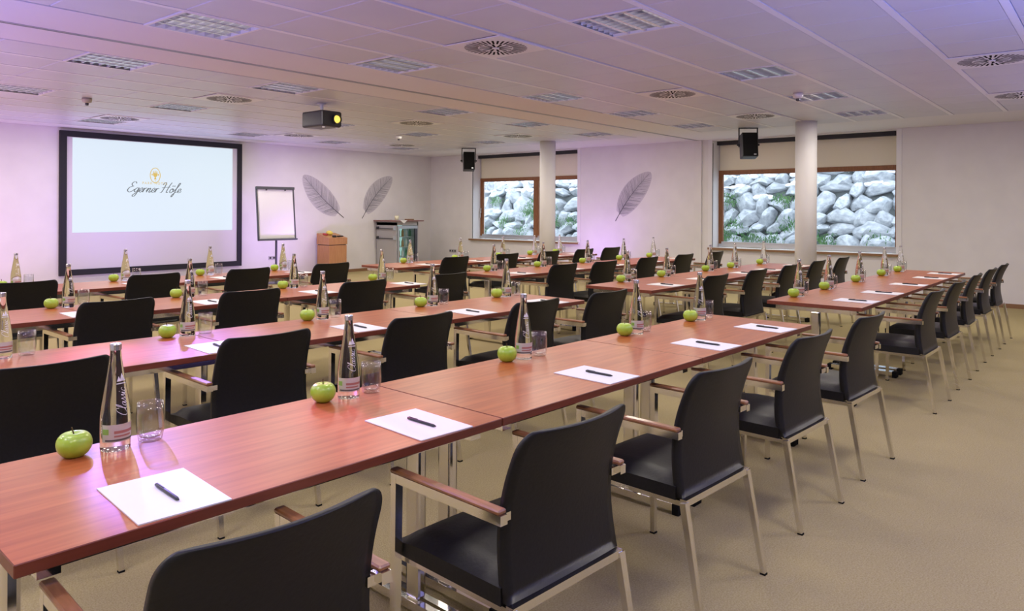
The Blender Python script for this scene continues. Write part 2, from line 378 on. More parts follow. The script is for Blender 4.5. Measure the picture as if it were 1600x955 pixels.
# ------------------------------------------------------------------ outside: boulder retaining wall
bm = bmesh.new(); box(bm, (XW + TH, -2, -.4), (22, 22, -.1)); struct('ground', bm, ground_m)
sw = empty('stone_retaining_wall', (16.6, 9, -.1)); tag(sw, 'rough grey boulder retaining wall outside the windows', 'stone wall')
bm = bmesh.new(); vs = [bm.verts.new(p) for p in ((-.05, -9, 0), (-.05, 9, 0), (1.55, 9, 3.6), (1.55, -9, 3.6), (4, -9, 3.6), (4, 9, 3.6), (4, -9, 0), (4, 9, 0))]
for f in ((0, 1, 2, 3), (3, 2, 5, 4), (4, 5, 7, 6), (0, 3, 4, 6), (1, 7, 5, 2)): bm.faces.new([vs[i] for i in f])
finish('earth_bank', bm, mat('dark_earth', (.10, .11, .11), .95), sw)
rocks = []
for k in range(7):
    bm = bmesh.new(); bmesh.ops.create_icosphere(bm, subdivisions=3, radius=1)
    rr = random.Random(k); dirs = [Vector((rr.uniform(-1, 1), rr.uniform(-1, 1), rr.uniform(-1, 1))).normalized() for _ in range(16)]; lim = [rr.uniform(.50, .80) for _ in dirs]
    for v in bm.verts:
        for d, l in zip(dirs, lim):
            s = v.co.dot(d)
            if s > l: v.co -= d * (s - l)
        v.co *= 1 + rr.uniform(-.012, .012)
    bmesh.ops.recalc_face_normals(bm, faces=bm.faces); me = bpy.data.meshes.new('stone'); bm.to_mesh(me); bm.free(); me.materials.append(stone_m)
    rocks.append(me)
snow = bmesh.new(); tuft = bmesh.new()
rr = random.Random(5); z = .12; row = 0
while z < 3.3:
    hh = rr.uniform(.14, .21); y = -6.6 + rr.uniform(0, .4)
    while y < 7.2:
        wy = rr.uniform(.15, .37); sx = z * .43
        if not (-1.0 < y < .9):
            hz = hh * rr.uniform(.85, 1.3)
            link('stone', rr.choice(rocks), sw, (sx + rr.uniform(-.05, .05), y + wy, z + rr.uniform(-.05, .05)), (rr.uniform(-.3, .3), rr.uniform(-.3, .3), rr.uniform(-.3, .3))).scale = (.36, wy * 1.45, hz * 1.45)
            if (z > 1.75 and rr.random() < .75) or rr.random() < .07:
                c = Vector((16.6 + sx + .03, 9 + y + wy, -.1 + z + hz * .92)); 
                for q in (-.55, 0, .55):
                    m4 = Matrix.Translation(c + Vector((rr.uniform(-.05, .05), q * wy, -.03 * abs(q) * 2))) @ Matrix.Diagonal((.2, wy * rr.uniform(.45, .7), rr.uniform(.05, .09), 1)); bmesh.ops.create_icosphere(snow, subdivisions=2, radius=1, matrix=m4)
            elif z < 1.9 and rr.random() < .30:
                c = Vector((16.6 + sx - .2, 9 + y + wy * rr.uniform(.2, 1.8), -.1 + z + hz * .5))
                for _ in range(170):
                    p = c + Vector((rr.gauss(-.02, .06), rr.gauss(0, .13), rr.gauss(0, .09))); q = p + Vector((rr.uniform(-.08, .0), rr.uniform(-.06, .06), rr.uniform(.02, .1))); s = Vector((0, .012, .004))
                    f = tuft.faces.new([tuft.verts.new(p - s), tuft.verts.new(p + s), tuft.verts.new(q)])
        y += wy * 2 * .93
    z += hh * 1.72; row += 1
tag(finish('snow', snow, snow_m, smooth=True), 'white snow lying on the upper stones outside', 'snow', kind='stuff')
tag(finish('grass', tuft, grass_m), 'green tufts growing between the stones outside', 'grass', kind='stuff')

# ------------------------------------------------------------------ tables
def make_table():
    r = empty('conference_table'); L, D = 1.396, .70
    top = rbox((-L / 2, -D / 2, .712), (L / 2, D / 2, .74), .002, 1)
    top.normal_update()
    for f in top.faces: f.material_index = 0 if f.normal.z > .9 else 1
    finish('tabletop', top, [wood_m, edge_m], r)
    for s in (-1, 1): beams('frame_rail', [((-L / 2 + .05, s * .24, .69), (L / 2 - .05, s * .24, .69), .03, .04)], chrome_m, r)
    for s in (-1, 1):
        x = s * (L / 2 - .075)
        beams('cross_rail', [((x, -.30, .69), (x, .30, .69), .045, .03)], chrome_m, r)
        bm = bmesh.new(); bm2 = rbox((x - .021, -.036, .05), (x + .021, .036, .68), .012, 2); finish('leg', bm2, chrome_m, r); bm.free()
        ft = empty('foot', (x, 0, 0), 0, r)
        ft2 = []
        for q in (-1, 1): beams('foot_tube', [((q * .022, -.26, .036), (q * .022, .26, .036), .028, .03)], chrome_m, ft)
        for q in (-1, 1): one('end_cap', (-.038, q * .27 - .018, .0), (.038, q * .27 + .018, .052), rubber_m, ft, .003)
    return r
ROWN = {4: 'row nearest the screen', 3: 'second row from the screen', 2: 'third row from the screen', 1: 'row farthest from the screen'}
ROWS = {4: 'row nearest screen', 3: 'second row from screen', 2: 'third row from screen', 1: 'row farthest from screen'}
SIDE = {'L': 'left of aisle facing screen', 'R': 'right of aisle facing screen'}
# block: aisle-side or outer front corner (x, y), angle; tables run along +X from it
BL = {(1, 'L'): (.487, 1.660, -.0432), (2, 'L'): (.604, 3.424, -.045), (3, 'L'): (.571, 5.178, -.028), (4, 'L'): (.65, 6.90, -.004),
      (1, 'R'): (5.75, 1.462, -.012), (2, 'R'): (5.77, 3.19, -.022), (3, 'R'): (5.98, 5.02, -.03), (4, 'R'): (5.97, 6.74, -.03)}
tab0 = None
for (rw, sd), (bx, by, an) in BL.items():
    for k in range(3):
        d = .7 + 1.4 * k; x = bx + math.cos(an) * d - math.sin(an) * .35; y = by + math.sin(an) * d + math.cos(an) * .35
        if tab0 is None: tab0 = t = make_table()
        else: t = copy_tree(tab0)
        t.location = (x, y, 0); t.rotation_euler = (0, 0, an)
        pos = (2 - k) if sd == 'L' else k
        tag(t, 'cherry wood table, %s from aisle, %s, %s' % (ORD[pos], ROWS[rw], SIDE[sd]), 'table', 'cherry wood conference tables')

# ------------------------------------------------------------------ chairs
def make_chair():
    r = empty('conference_chair')
    # seat
    bm = bmesh.new(); nx, ny = 10, 10
    def P(i, j, top):
        s = -1 + 2 * i / nx; t = j / ny; x = .243 * s; y = .105 + .445 * t
        e = max(abs(s), abs(2 * t - 1)); rnd = max(0, (e - .8) / .2) ** 2
        if top: z = .472 + .012 * (1 - s * s) * math.sin(PI * t) - .022 * rnd - .012 * max(0, t - .75) * 4
        else: z = .402
        if not top: pass
        return (x, y, z)
    tv = [[bm.verts.new(P(i, j, True)) for j in range(ny + 1)] for i in range(nx + 1)]; bv = [[bm.verts.new(P(i, j, False)) for j in range(ny + 1)] for i in range(nx + 1)]
    for i in range(nx):
        for j in range(ny):
            bm.faces.new((tv[i][j], tv[i + 1][j], tv[i + 1][j + 1], tv[i][j + 1])); bm.faces.new((bv[i][j + 1], bv[i + 1][j + 1], bv[i + 1][j], bv[i][j]))
    for i in range(nx): bm.faces.new((bv[i][0], bv[i + 1][0], tv[i + 1][0], tv[i][0])); bm.faces.new((tv[i][ny], tv[i + 1][ny], bv[i + 1][ny], bv[i][ny]))
    for j in range(ny): bm.faces.new((tv[0][j], tv[0][j + 1], bv[0][j + 1], bv[0][j])); bm.faces.new((bv[nx][j], bv[nx][j + 1], tv[nx][j + 1], tv[nx][j]))
    o = finish('seat', bm, leather_m, r, True); mk = o.modifiers.new('edge', 'EDGE_SPLIT'); mk.split_angle = math.radians(50)
    # backrest: curved slab, hollow towards the sitter, top swept back
    bm = bmesh.new(); nx, nz = 18, 24; F, B = [], []
    for i in range(nx + 1):
        fr_, br_ = [], []
        for j in range(nz + 1):
            s = -1 + 2 * i / nx; t = 1 - (1 - j / nz) ** 1.9
            hw = .240 - .010 * t; z = .412 + .453 * t
            if t > .86:
                q = (t - .86) / .14; hw -= .035 * (1 - math.sqrt(max(0, 1 - q * q)))
            z += .004 * t * s * s - .006 * t
            yr = .062 + .030 * math.sin(PI * t) - .050 * t ** 2.2 + .018 - .034 * (1 - s * s) * (.12 + .88 * t)
            th = (.062 - .024 * t) * (1 - .55 * abs(s) ** 8) * (1 - .5 * max(0, (t - .9) / .1) ** 2)
            br_.append(bm.verts.new((hw * s, yr, z))); fr_.append(bm.verts.new((hw * s, yr + th, z)))
        F.append(fr_); B.append(br_)
    for i in range(nx):
        for j in range(nz):
            bm.faces.new((F[i][j], F[i][j + 1], F[i + 1][j + 1], F[i + 1][j])); bm.faces.new((B[i][j], B[i + 1][j], B[i + 1][j + 1], B[i][j + 1]))
        bm.faces.new((F[i][nz], B[i][nz], B[i + 1][nz], F[i + 1][nz])); bm.faces.new((F[i + 1][0], B[i + 1][0], B[i][0], F[i][0]))
    for j in range(nz):
        bm.faces.new((F[0][j + 1], F[0][j], B[0][j], B[0][j + 1])); bm.faces.new((F[nx][j], F[nx][j + 1], B[nx][j + 1], B[nx][j]))
    finish('backrest', bm, leather_m, r, True)
    beams('rear_rail', [((-.24, .075, .398), (.24, .075, .398), .026, .024)], chrome_m, r)
    for s in (-1, 1):
        beams('side_rail', [((s * .225, .08, .392), (s * .225, .535, .392), .022, .018)], chrome_m, r)
        lg = beams('leg', [((s * .238, .072, .40), (s * .246, .0, .006), .027, .024, .021)], chrome_m, r); one('glide', (s * .246 - .011, -.011, 0), (s * .246 + .011, .011, .007), rubber_m, lg)
        x = s * .262
        lg = beams('leg', [((x, .52, .655), (x + s * .004, .523, .006), .027, .024, .023)], chrome_m, r); one('glide', (x + s * .004 - .012, .511, 0), (x + s * .004 + .012, .535, .007), rubber_m, lg)
        am = beams('armrest', [((x, .533, .642), (x, .075, .642), .026, .026)], chrome_m, r)
        finish('arm_pad', rbox((x - .0155, .08, .655), (x + .0155, .536, .668), .004, 1), arm_m, am)
        beams('arm_bracket', [((x - s * .04, .10, .64), (x, .10, .64), .022, .022)], chrome_m, r)
    return r
CH = {(1, 'L'): [(.79, 1.165), (1.70, 1.125), (2.645, 1.11), (3.60, 1.085), (4.485, 1.05)],
      (1, 'R'): [(6.23, 1.025), (7.16, 1.02), (8.10, 1.017), (9.03, 1.005), (9.915, .993)],
      (2, 'L'): [(1.02, 3.10), (1.92, 3.06), (2.82, 2.97), (3.757, 2.90), (4.545, 2.85)],
      (2, 'R'): [(6.37, 2.85), (7.25, 2.81), (8.17, 2.80), (9.10, 2.79), (10.0, 2.76)],
      (3, 'L'): [(2.01, 4.90), (2.88, 4.80), (3.87, 4.76), (4.83, 4.74)],
      (3, 'R'): [(6.55, 4.68), (7.25, 4.60), (8.24, 4.59), (9.18, 4.56), (10.08, 4.52)],
      (4, 'L'): [(2.04, 6.66), (3.04, 6.64), (3.94, 6.60), (4.92, 6.60)],
      (4, 'R'): [(6.64, 6.40), (7.61, 6.38), (8.51, 6.34), (9.36, 6.31), (10.1, 6.29)]}
rr = random.Random(3); ch0 = None
for (rw, sd), lst in CH.items():
    for k, (x, y) in enumerate(lst):
        if ch0 is None: ch0 = c = make_chair()
        else: c = copy_tree(ch0)
        rot = BL[(rw, sd)][2] + rr.uniform(-.02, .02)
        if (rw, sd) == (1, 'L'): rot = -.07
        c.location = (x, y - (.045 if rw > 1 else 0), 0); c.rotation_euler = (0, 0, rot)
        pos = (len(lst) - 1 - k) if sd == 'L' else k
        tag(c, 'black leather armchair, %s from aisle, %s, %s' % (ORD[pos], ROWS[rw], SIDE[sd]), 'chair', 'black leather conference chairs')

# ------------------------------------------------------------------ place settings
ZT_ = .74
def make_apple():
    r = empty('green_apple'); bm = bmesh.new(); n = 24; prof = []
    for i in range(17):
        a = -PI / 2 + PI * i / 16; rad = .0455 * math.cos(a) ** .85 if math.cos(a) > 1e-6 else 0
        z = .0375 + .0385 * math.sin(a)
        if i >= 13: z -= .012 * ((i - 12) / 4) ** 2
        if i <= 2: z += .006 * ((3 - i) / 3) ** 2
        prof.append((max(rad * (1 + .05 * math.sin(a)), .0012), z))
    zmin = min(p[1] for p in prof); lathe(bm, [(a, z - zmin) for a, z in prof], n); finish('fruit', bm, apple_m, r, True)
    beams('stem', [((0, 0, .058), (.006, .003, .083), .003)], stem_m, r); return r
BP = [(.0385, 0), (.040, .004), (.040, .012), (.0405, .085), (.0395, .105), (.036, .135), (.0305, .17), (.024, .21), (.0185, .245), (.0155, .268), (.0142, .287)]
def brad(z):
    for (r0_, z0), (r1_, z1) in zip(BP, BP[1:]):
        if z0 <= z <= z1 and z1 > z0: return r0_ + (r1_ - r0_) * (z - z0) / (z1 - z0)
    return BP[-1][0]
def make_bottle():
    r = empty('water_bottle'); bm = bmesh.new(); lathe(bm, BP, 28); o = finish('bottle_body', bm, glass_m, r, True)
    mk = o.modifiers.new('e', 'EDGE_SPLIT'); mk.split_angle = math.radians(60)
    bm = bmesh.new(); lathe(bm, [(.0155, .286), (.0158, .302), (.0145, .305)], 20); finish('screw_cap', bm, cap_m, r)
    def patch(name, z0, z1, a0, a1, m, par, off=.0007, n=14):
        bm = bmesh.new(); L = []
        for i in range(n + 1):
            a = a0 + (a1 - a0) * i / n; L.append([bm.verts.new(((brad(z) + off) * math.cos(a), (brad(z) + off) * math.sin(a), z)) for z in (z0, (z0 + z1) / 2, z1)])
        for p, q in zip(L, L[1:]):
            for k in range(2): bm.faces.new((p[k], q[k], q[k + 1], p[k + 1]))
        return finish(name, bm, m, par, True)
    lb = patch('label', .028, .078, -1.25, 1.25, label_m, r)
    patch('label_mark', .05, .066, -1.2, -.75, green_m, lb, .0012); patch('label_mark', .052, .060, -.4, 1.1, red_m, lb, .0012, 12); patch('label_mark', .042, .047, -.4, .8, red_m, lb, .0012, 12)
    patch('label_mark', .031, .036, -1.0, 1.1, mat('label_dark', (.10, .09, .08), .5), lb, .0012)
    q, wid = script_quads('Classic', .3, .016, .05); sc = .080 / wid; bm = bmesh.new()
    def f(x, y):
        z = .098 + x * sc; a = -.05 - (y * sc - .012) / brad(z); rr_ = brad(z) + .0008
        return (rr_ * math.cos(a + .25), rr_ * math.sin(a + .25), z)
    quads_mesh(bm, q, f); finish('lettering', bm, print_m, r)
    bm = bmesh.new()
    def g(z, a): rr_ = brad(z) + .0008; return bm.verts.new((rr_ * math.cos(a + .3), rr_ * math.sin(a + .3), z))
    for tri in (((.198, -.5), (.198, -.05), (.213, -.3)), ((.198, -.2), (.198, .5), (.221, .08))): bm.faces.new([g(*p) for p in tri])
    bm.faces.new([g(.190, -.55), g(.190, .5), g(.193, .5), g(.193, -.55)]); finish('emblem', bm, print_m, r)
    return r
def make_glass():
    bm = bmesh.new(); lathe(bm, [(.029, 0), (.033, .004), (.0375, .03), (.0392, .055), (.0385, .085), (.0365, .115), (.0353, .115), (.0372, .085), (.0378, .055), (.035, .030), (.029, .014), (.008, .012)], 28)
    return finish('drinking_glass', bm, tumbler_m, None, True)
def make_pad():
    r = empty('notepad'); one('sheets', (-.105, -.1485, 0), (.105, .1485, .0035), paper_m, r); one('backing_card', (-.105, -.1485, -.0), (.105, .1485, .0006), mat('card_grey', (.4, .39, .38), .8), r); return r
def make_pen():
    r = empty('ballpoint_pen'); bm = bmesh.new(); lathe(bm, [(.0015, 0), (.0045, .012), (.0048, .12), (.004, .138)], 12); o = finish('barrel', bm, pen_m, r, True, (0, -.07, .0048), (-PI / 2, 0, 0))
    one('clip', (-.0012, .02, .009), (.0012, .062, .0108), pen_m, r); return r
PL = {(1, 'L'): [.787, 1.598, 2.584, 3.557, 4.304], (1, 'R'): [6.117, 6.888, 7.854, 8.811, 9.531], (2, 'L'): [1.0, 1.863, 2.726, 3.658, 4.456], (2, 'R'): [6.25, 7.04, 8.07, 8.75, 9.65],
      (3, 'L'): [1.9, 2.77, 3.71, 4.70], (3, 'R'): [6.33, 7.24, 8.19, 9.08, 9.90], (4, 'L'): [2.10, 3.02, 3.88, 4.76], (4, 'R'): [6.56, 7.50, 8.40, 9.15, 9.80]}
protos = {}
def inst(kind, fn):
    if kind not in protos: protos[kind] = fn(); return protos[kind]
    return copy_tree(protos[kind])
rr = random.Random(11)
for (rw, sd), xs in PL.items():
    bx, by, an = BL[(rw, sd)]; ca, sa = math.cos(an), math.sin(an)
    def at(x, off): d = (x - bx) / ca; return (x - sa * off, by + sa * d + ca * off)
    for k, x in enumerate(xs):
        pos = (len(xs) - 1 - k) if sd == 'L' else k
        tail = '%s place from aisle, %s, %s' % (ORD[pos], ROWS[rw], SIDE[sd])
        yo = .62 if rw != 4 else .58
        dx = .05 if x - bx > .2 else .04
        a = inst('apple', make_apple); p = at(x, yo); a.location = (*p, ZT_); a.rotation_euler = (0, 0, rr.uniform(0, 6)); tag(a, 'green apple, ' + tail, 'apple', 'green apples on the tables')
        b = inst('bottle', make_bottle); p = at(x + .105, yo - .008); b.location = (*p, ZT_); b.rotation_euler = (0, 0, math.atan2(-p[1], -p[0]) + .25 + rr.uniform(-.15, .25)); tag(b, 'glass water bottle, ' + tail, 'bottle', 'water bottles on the tables')
        g = inst('glass', make_glass); p = at(x + .205, yo - .012 + rr.uniform(-.01, .01)); g.location = (*p, ZT_); tag(g, 'drinking glass, ' + tail, 'glass', 'drinking glasses on the tables')
        n_ = inst('pad', make_pad); px = x + dx; p = at(px, .153); pa = an - .045 + rr.uniform(-.03, .02); n_.location = (*p, ZT_); n_.rotation_euler = (0, 0, pa); tag(n_, 'white notepad, ' + tail, 'notepad', 'white notepads on the tables')
        e = inst('pen', make_pen); e.location = (p[0] + .005, p[1] - .01, ZT_ + .0036); e.rotation_euler = (0, 0, an - .02 + rr.uniform(-.05, .03)); tag(e, 'black pen, ' + tail, 'pen', 'black pens on the notepads')

# ------------------------------------------------------------------ projection screen with picture
sx0, sx1, sz0, sz1 = 4.71, 8.03, .30, 2.762; yS = YW - .07
sc_ = empty('projection_screen', ((sx0 + sx1) / 2, YW, sz0)); tag(sc_, 'large framed projection screen showing a hotel logo on white', 'screen')
cxm = (sx0 + sx1) / 2; w2 = (sx1 - sx0) / 2; hh = sz1 - sz0
bd = .10
for lo, hi in (((-w2, 0), (w2, bd)), ((-w2, hh - bd), (w2, hh)), ((-w2, bd), (-w2 + bd, hh - bd)), ((w2 - bd, bd), (w2, hh - bd))): one('frame_bar', (lo[0], -.07, lo[1]), (hi[0], 0, hi[1]), screen_black, sc_)
one('screen_cloth', (-w2 + bd, -.05, bd), (w2 - bd, -.04, hh - bd), screen_cloth, sc_)
ix0, ix1, iz0, iz1 = 4.90 - cxm, 7.83 - cxm, 1.028 - sz0, 2.652 - sz0
pic = one('projected_picture', (ix0, -.053, iz0), (ix1, -.0505, iz1), image_m, sc_)
yl = -.055
q, wid = script_quads('Egerner Hofe', .42, .045, .095); s = 1.04 / (wid + .3); bm = bmesh.new(); lx = 5.78 - cxm; lz = 1.745 - sz0
quads_mesh(bm, q, lambda x, y: (lx + x * s, yl, lz + y * s)); finish('logo_lettering', bm, greytxt_m, pic)
cu = bpy.data.curves.new('caption', 'FONT'); cu.body = 'PARK·HOTEL'; cu.size = .062; cu.space_character = 1.35; cu.align_x = 'CENTER'
to = bpy.data.objects.new('caption', cu); COL.objects.link(to); bpy.context.view_layer.update()
me = bpy.data.meshes.new_from_object(to.evaluated_get(bpy.context.evaluated_depsgraph_get())); bpy.data.objects.remove(to)
me.materials.clear(); me.materials.append(gold_m); link('logo_caption', me, pic, (6.29 - cxm, yl, 1.893 - sz0), (PI / 2, 0, 0))
bm = bmesh.new(); ec = (6.295 - cxm, 2.06 - sz0)
def ring(a, b, w, n=36):
    L = [[bm.verts.new((ec[0] + (a + d) * math.cos(2 * PI * i / n), yl, ec[1] + (b + d) * math.sin(2 * PI * i / n))) for i in range(n)] for d in (-w, 0)]
    for i in range(n): bm.faces.new((L[0][i], L[0][(i + 1) % n], L[1][(i + 1) % n], L[1][i]))
ring(.097, .142, .013)
def poly(pts): bm.faces.new([bm.verts.new((ec[0] + x, yl, ec[1] + y)) for x, y in pts])
poly([(-.045, .045), (.045, .045), (.035, -.01), (.015, -.03), (-.015, -.03), (-.035, -.01)]); poly([(-.008, -.03), (.008, -.03), (.022, -.075), (-.022, -.075)])
poly([(-.04, .052), (-.015, .052), (-.028, .085)]); poly([(-.012, .052), (.012, .052), (0, .095)]); poly([(.015, .052), (.04, .052), (.028, .085)])
poly([(-.05, .03), (-.07, .02), (-.06, -.005), (-.042, .005)]); poly([(.05, .03), (.07, .02), (.06, -.005), (.042, .005)]); poly([(-.01, -.095), (.01, -.095), (.0, -.115)])
finish('logo_emblem', bm, gold_m, pic)

# ------------------------------------------------------------------ flip chart
fc = empty('flip_chart', (8.20, 12.75, 0), -.08); tag(fc, 'white paper flip chart on a grey pedestal beside the projection screen', 'flip chart')
def tilted(name, lo, hi, m, par=fc): return one(name, lo, hi, m, par, loc=(0, 0, .86), rot=(math.radians(-6), 0, 0))
tilted('board', (-.385, .0, 0), (.385, .02, 1.02), white_m)
for lo, hi in (((-.40, -.008, -.01), (-.375, .028, 1.0)), ((.375, -.008, -.01), (.40, .028, 1.0))): tilted('edge_profile', lo, hi, dark_m)
tilted('pen_tray', (-.40, -.06, -.025), (.40, .028, .005), dark_m); tilted('clamp_bar', (-.40, -.035, .98), (.40, .03, 1.03), dark_m)
bm = bmesh.new(); L = []
for i in range(13):
    t = i / 12; L.append([bm.verts.new((x, -.010 - .022 * math.sin(PI * t) ** 2 * (1 if x < 0 else .5), .02 + .955 * t)) for x in (-.36, .36)] + [bm.verts.new((x, -.004, .02 + .955 * t)) for x in (.36, -.36)])
for a, b in zip(L, L[1:]):
    for k in range(4): bm.faces.new((a[k], a[(k + 1) % 4], b[(k + 1) % 4], b[k]))
bm.faces.new(L[0]); bm.faces.new(list(reversed(L[-1])))
finish('paper_block', bm, paper_m, fc, False, (0, 0, .86), (math.radians(-6), 0, 0))
for s in (-1, 1): tilted('hanging_peg', (s * .2 - .008, -.045, .955), (s * .2 + .008, -.012, .975), dark_m)
bm = bmesh.new(); lathe(bm, [(.022, .02), (.022, .9)], 14); finish('pole', bm, dark_m, fc, loc=(0, .05, 0))
bm = bmesh.new(); lathe(bm, [(.30, 0), (.30, .012), (.06, .03)], 28); finish('base', bm, dark_m, fc, loc=(0, .05, 0))

# ------------------------------------------------------------------ lectern
lc = empty('lectern', (10.07, 13.52, 0)); tag(lc, 'beech wood lectern with sloping top against the screen wall', 'lectern')
one('body', (-.235, -.21, .02), (.235, .22, .66), lectern_m, lc); one('plinth', (-.22, -.19, 0), (.22, .2, .02), dark_m, lc); one('shadow_joint', (-.225, -.2, .66), (.225, .21, .675), plastic_m, lc)
bm = bmesh.new()
pts = [(-.245, -.22, .675), (.245, -.22, .675), (.245, .23, .675), (-.245, .23, .675), (-.245, -.22, .82), (.245, -.22, .82), (.245, .23, .92), (-.245, .23, .92)]
v = [bm.verts.new(p) for p in pts]
for f in ((3, 2, 1, 0), (4, 5, 6, 7), (0, 1, 5, 4), (1, 2, 6, 5), (2, 3, 7, 6), (3, 0, 4, 7)): bm.faces.new([v[i] for i in f])
finish('desk_top', bm, lectern_m, lc)
def desk_z(y): return .82 + (y + .22) / .45 * .10
tl = math.atan2(.10, .45)
def on_desk(name, bm, m, x, y, label, cat, rz=0, smooth=False):
    o = finish(name, bm, m, None, smooth); o.location = (10.07 + x, 13.52 + y, desk_z(y) + .001); o.rotation_euler = (tl, 0, rz); return tag(o, label, cat)
bm = bmesh.new(); lathe(bm, [(.05, 0), (.075, .03), (.07, .06), (.03, .085)], 16); on_desk('yellow_cloth', bm, mat('yellow_cloth', (.75, .62, .12), .8), -.02, .08, 'small yellow cloth bundle on the lectern', 'cloth', 0, True)
on_desk('remote_control', rbox((-.09, -.022, 0), (.09, .022, .025), .006), plastic_m, .12, -.12, 'black remote control lying on the lectern', 'remote', .25)
on_desk('microphone', rbox((-.045, -.03, 0), (.045, .03, .04), .012), plastic_m, -.05, -.14, 'small black device on the lectern edge', 'device', -.4)
on_desk('red_marker_box', rbox((-.03, -.05, 0), (.03, .05, .035), .006), mat('red_box', (.42, .05, .05), .5), -.15, .05, 'small red marker box on the lectern', 'box', .3)

# ------------------------------------------------------------------ fridge counter
fr = empty('fridge_counter', (11.92, 13.42, 0)); tag(fr, 'grey counter cabinet with built-in glass door fridge in the corner', 'cabinet')
one('side_panel', (-.36, -.33, 0), (-.33, .36, 1.15), grey_m, fr); one('side_panel', (.31, -.33, 0), (.34, .36, 1.15), grey_m, fr); one('back_panel', (-.33, .33, 0), (.31, .36, 1.15), grey_m, fr)
one('worktop', (-.44, -.42, 1.17), (.44, .39, 1.20), mat('worktop_reddish', (.22, .10, .09), .4), fr); one('top_panel', (-.36, -.33, 1.08), (.34, .36, 1.17), grey_m, fr); one('plinth', (-.33, -.30, 0), (.31, .33, .09), dark_m, fr)
dr = empty('fridge_door', (0, -.345, .1), 0, fr)
for lo, hi in (((-.32, 0, 0), (.30, .035, .05)), ((-.32, 0, .90), (.30, .035, .97)), ((-.32, 0, .05), (-.27, .035, .90)), ((.22, 0, .05), (.30, .035, .90))): one('door_frame', lo, hi, alu_m if lo[0] < .2 else dark_m, dr)
one('door_glass', (-.27, .012, .05), (.22, .018, .90), pane_m, dr)
inn = one('interior', (-.32, .20, .1), (.30, .31, 1.07), mat('fridge_interior', (.5, .6, .58), .6, emit=(.42, .78, .70), es=.6), fr)
for z in (.32, .56, .80):
    one('wire_shelf', (-.31, -.28, z), (.29, .19, z + .008), alu_m, fr)
for z in (1.0, .77):
    rk = beams('shelf_rack', [((-.40, -.31, z), (-.40, .30, z), .02, .02), ((-.40, -.25, z), (-.36, -.25, z), .014), ((-.40, .25, z), (-.36, .25, z), .014)], dark_m, fr)
    one('rack_end', (-.435, .28, z - .02), (-.365, .31, z + .045), dark_m, rk); one('rack_end', (-.435, -.33, z - .03), (-.365, -.30, z + .06), alu_m, rk)
kk = 0
for z in (.328, .568, .808):
    for i in range(5):
        bm = bmesh.new(); lathe(bm, [(.028, 0), (.03, .01), (.03, .12), (.012, .17), (.012, .2)], 12)
        m = (mat('green_bottle', (.12, .33, .20), .2), mat('amber_bottle', (.45, .30, .12), .2), mat('pale_bottle', (.62, .74, .72), .2))[(i + int(z * 10)) % 3]
        o = finish('fridge_bottle', bm, m, None, True, (11.92 - .24 + .115 * i, 13.42 - .16, z))
        tag(o, 'small %s bottle on the %s shelf inside the glass door fridge' % (('green', 'amber', 'pale')[(i + int(z * 10)) % 3], {.328: 'lowest', .568: 'middle', .808: 'top'}[z]), 'bottle', '%s bottles in the fridge' % ('green', 'amber', 'pale')[(i + int(z * 10)) % 3])
bm = bmesh.new(); v = [bm.verts.new(p) for p in ((-.10, -.13, .001), (.12, -.13, .001), (.12, .12, .001), (-.10, .12, .001), (-.10, -.13, .003), (.12, -.13, .003), (.12, .12, .003), (-.10, .12, .003), (.0, -.134, -.07), (.0, -.131, -.07))]
for f in ((3, 2, 1, 0), (4, 5, 6, 7), (0, 1, 5, 4), (1, 2, 6, 5), (2, 3, 7, 6), (3, 0, 4, 7)): bm.faces.new([v[i] for i in f])
f = bm.faces.new([bm.verts.new(p) for p in ((-.10, -.132, .002), (.12, -.132, .002), (.02, -.134, -.075))])
tag(finish('napkin', bm, paper_m, None, False, (11.70, 13.13, 1.20)), 'white napkin hanging over the edge of the fridge counter', 'napkin')
tag(finish('wooden_tray', rbox((-.09, -.07, 0), (.09, .07, .03), .006), base_m, None, False, (12.12, 13.25, 1.20)), 'small brown box on the fridge counter', 'box')
bm = bmesh.new(); lathe(bm, [(.035, 0), (.05, .05), (.052, .10)], 16); tag(finish('cup', bm, mat('pale_yellow', (.75, .72, .5), .5), None, True, (11.76, 13.3, 1.2035)), 'pale yellow cup standing on the fridge counter', 'cup')

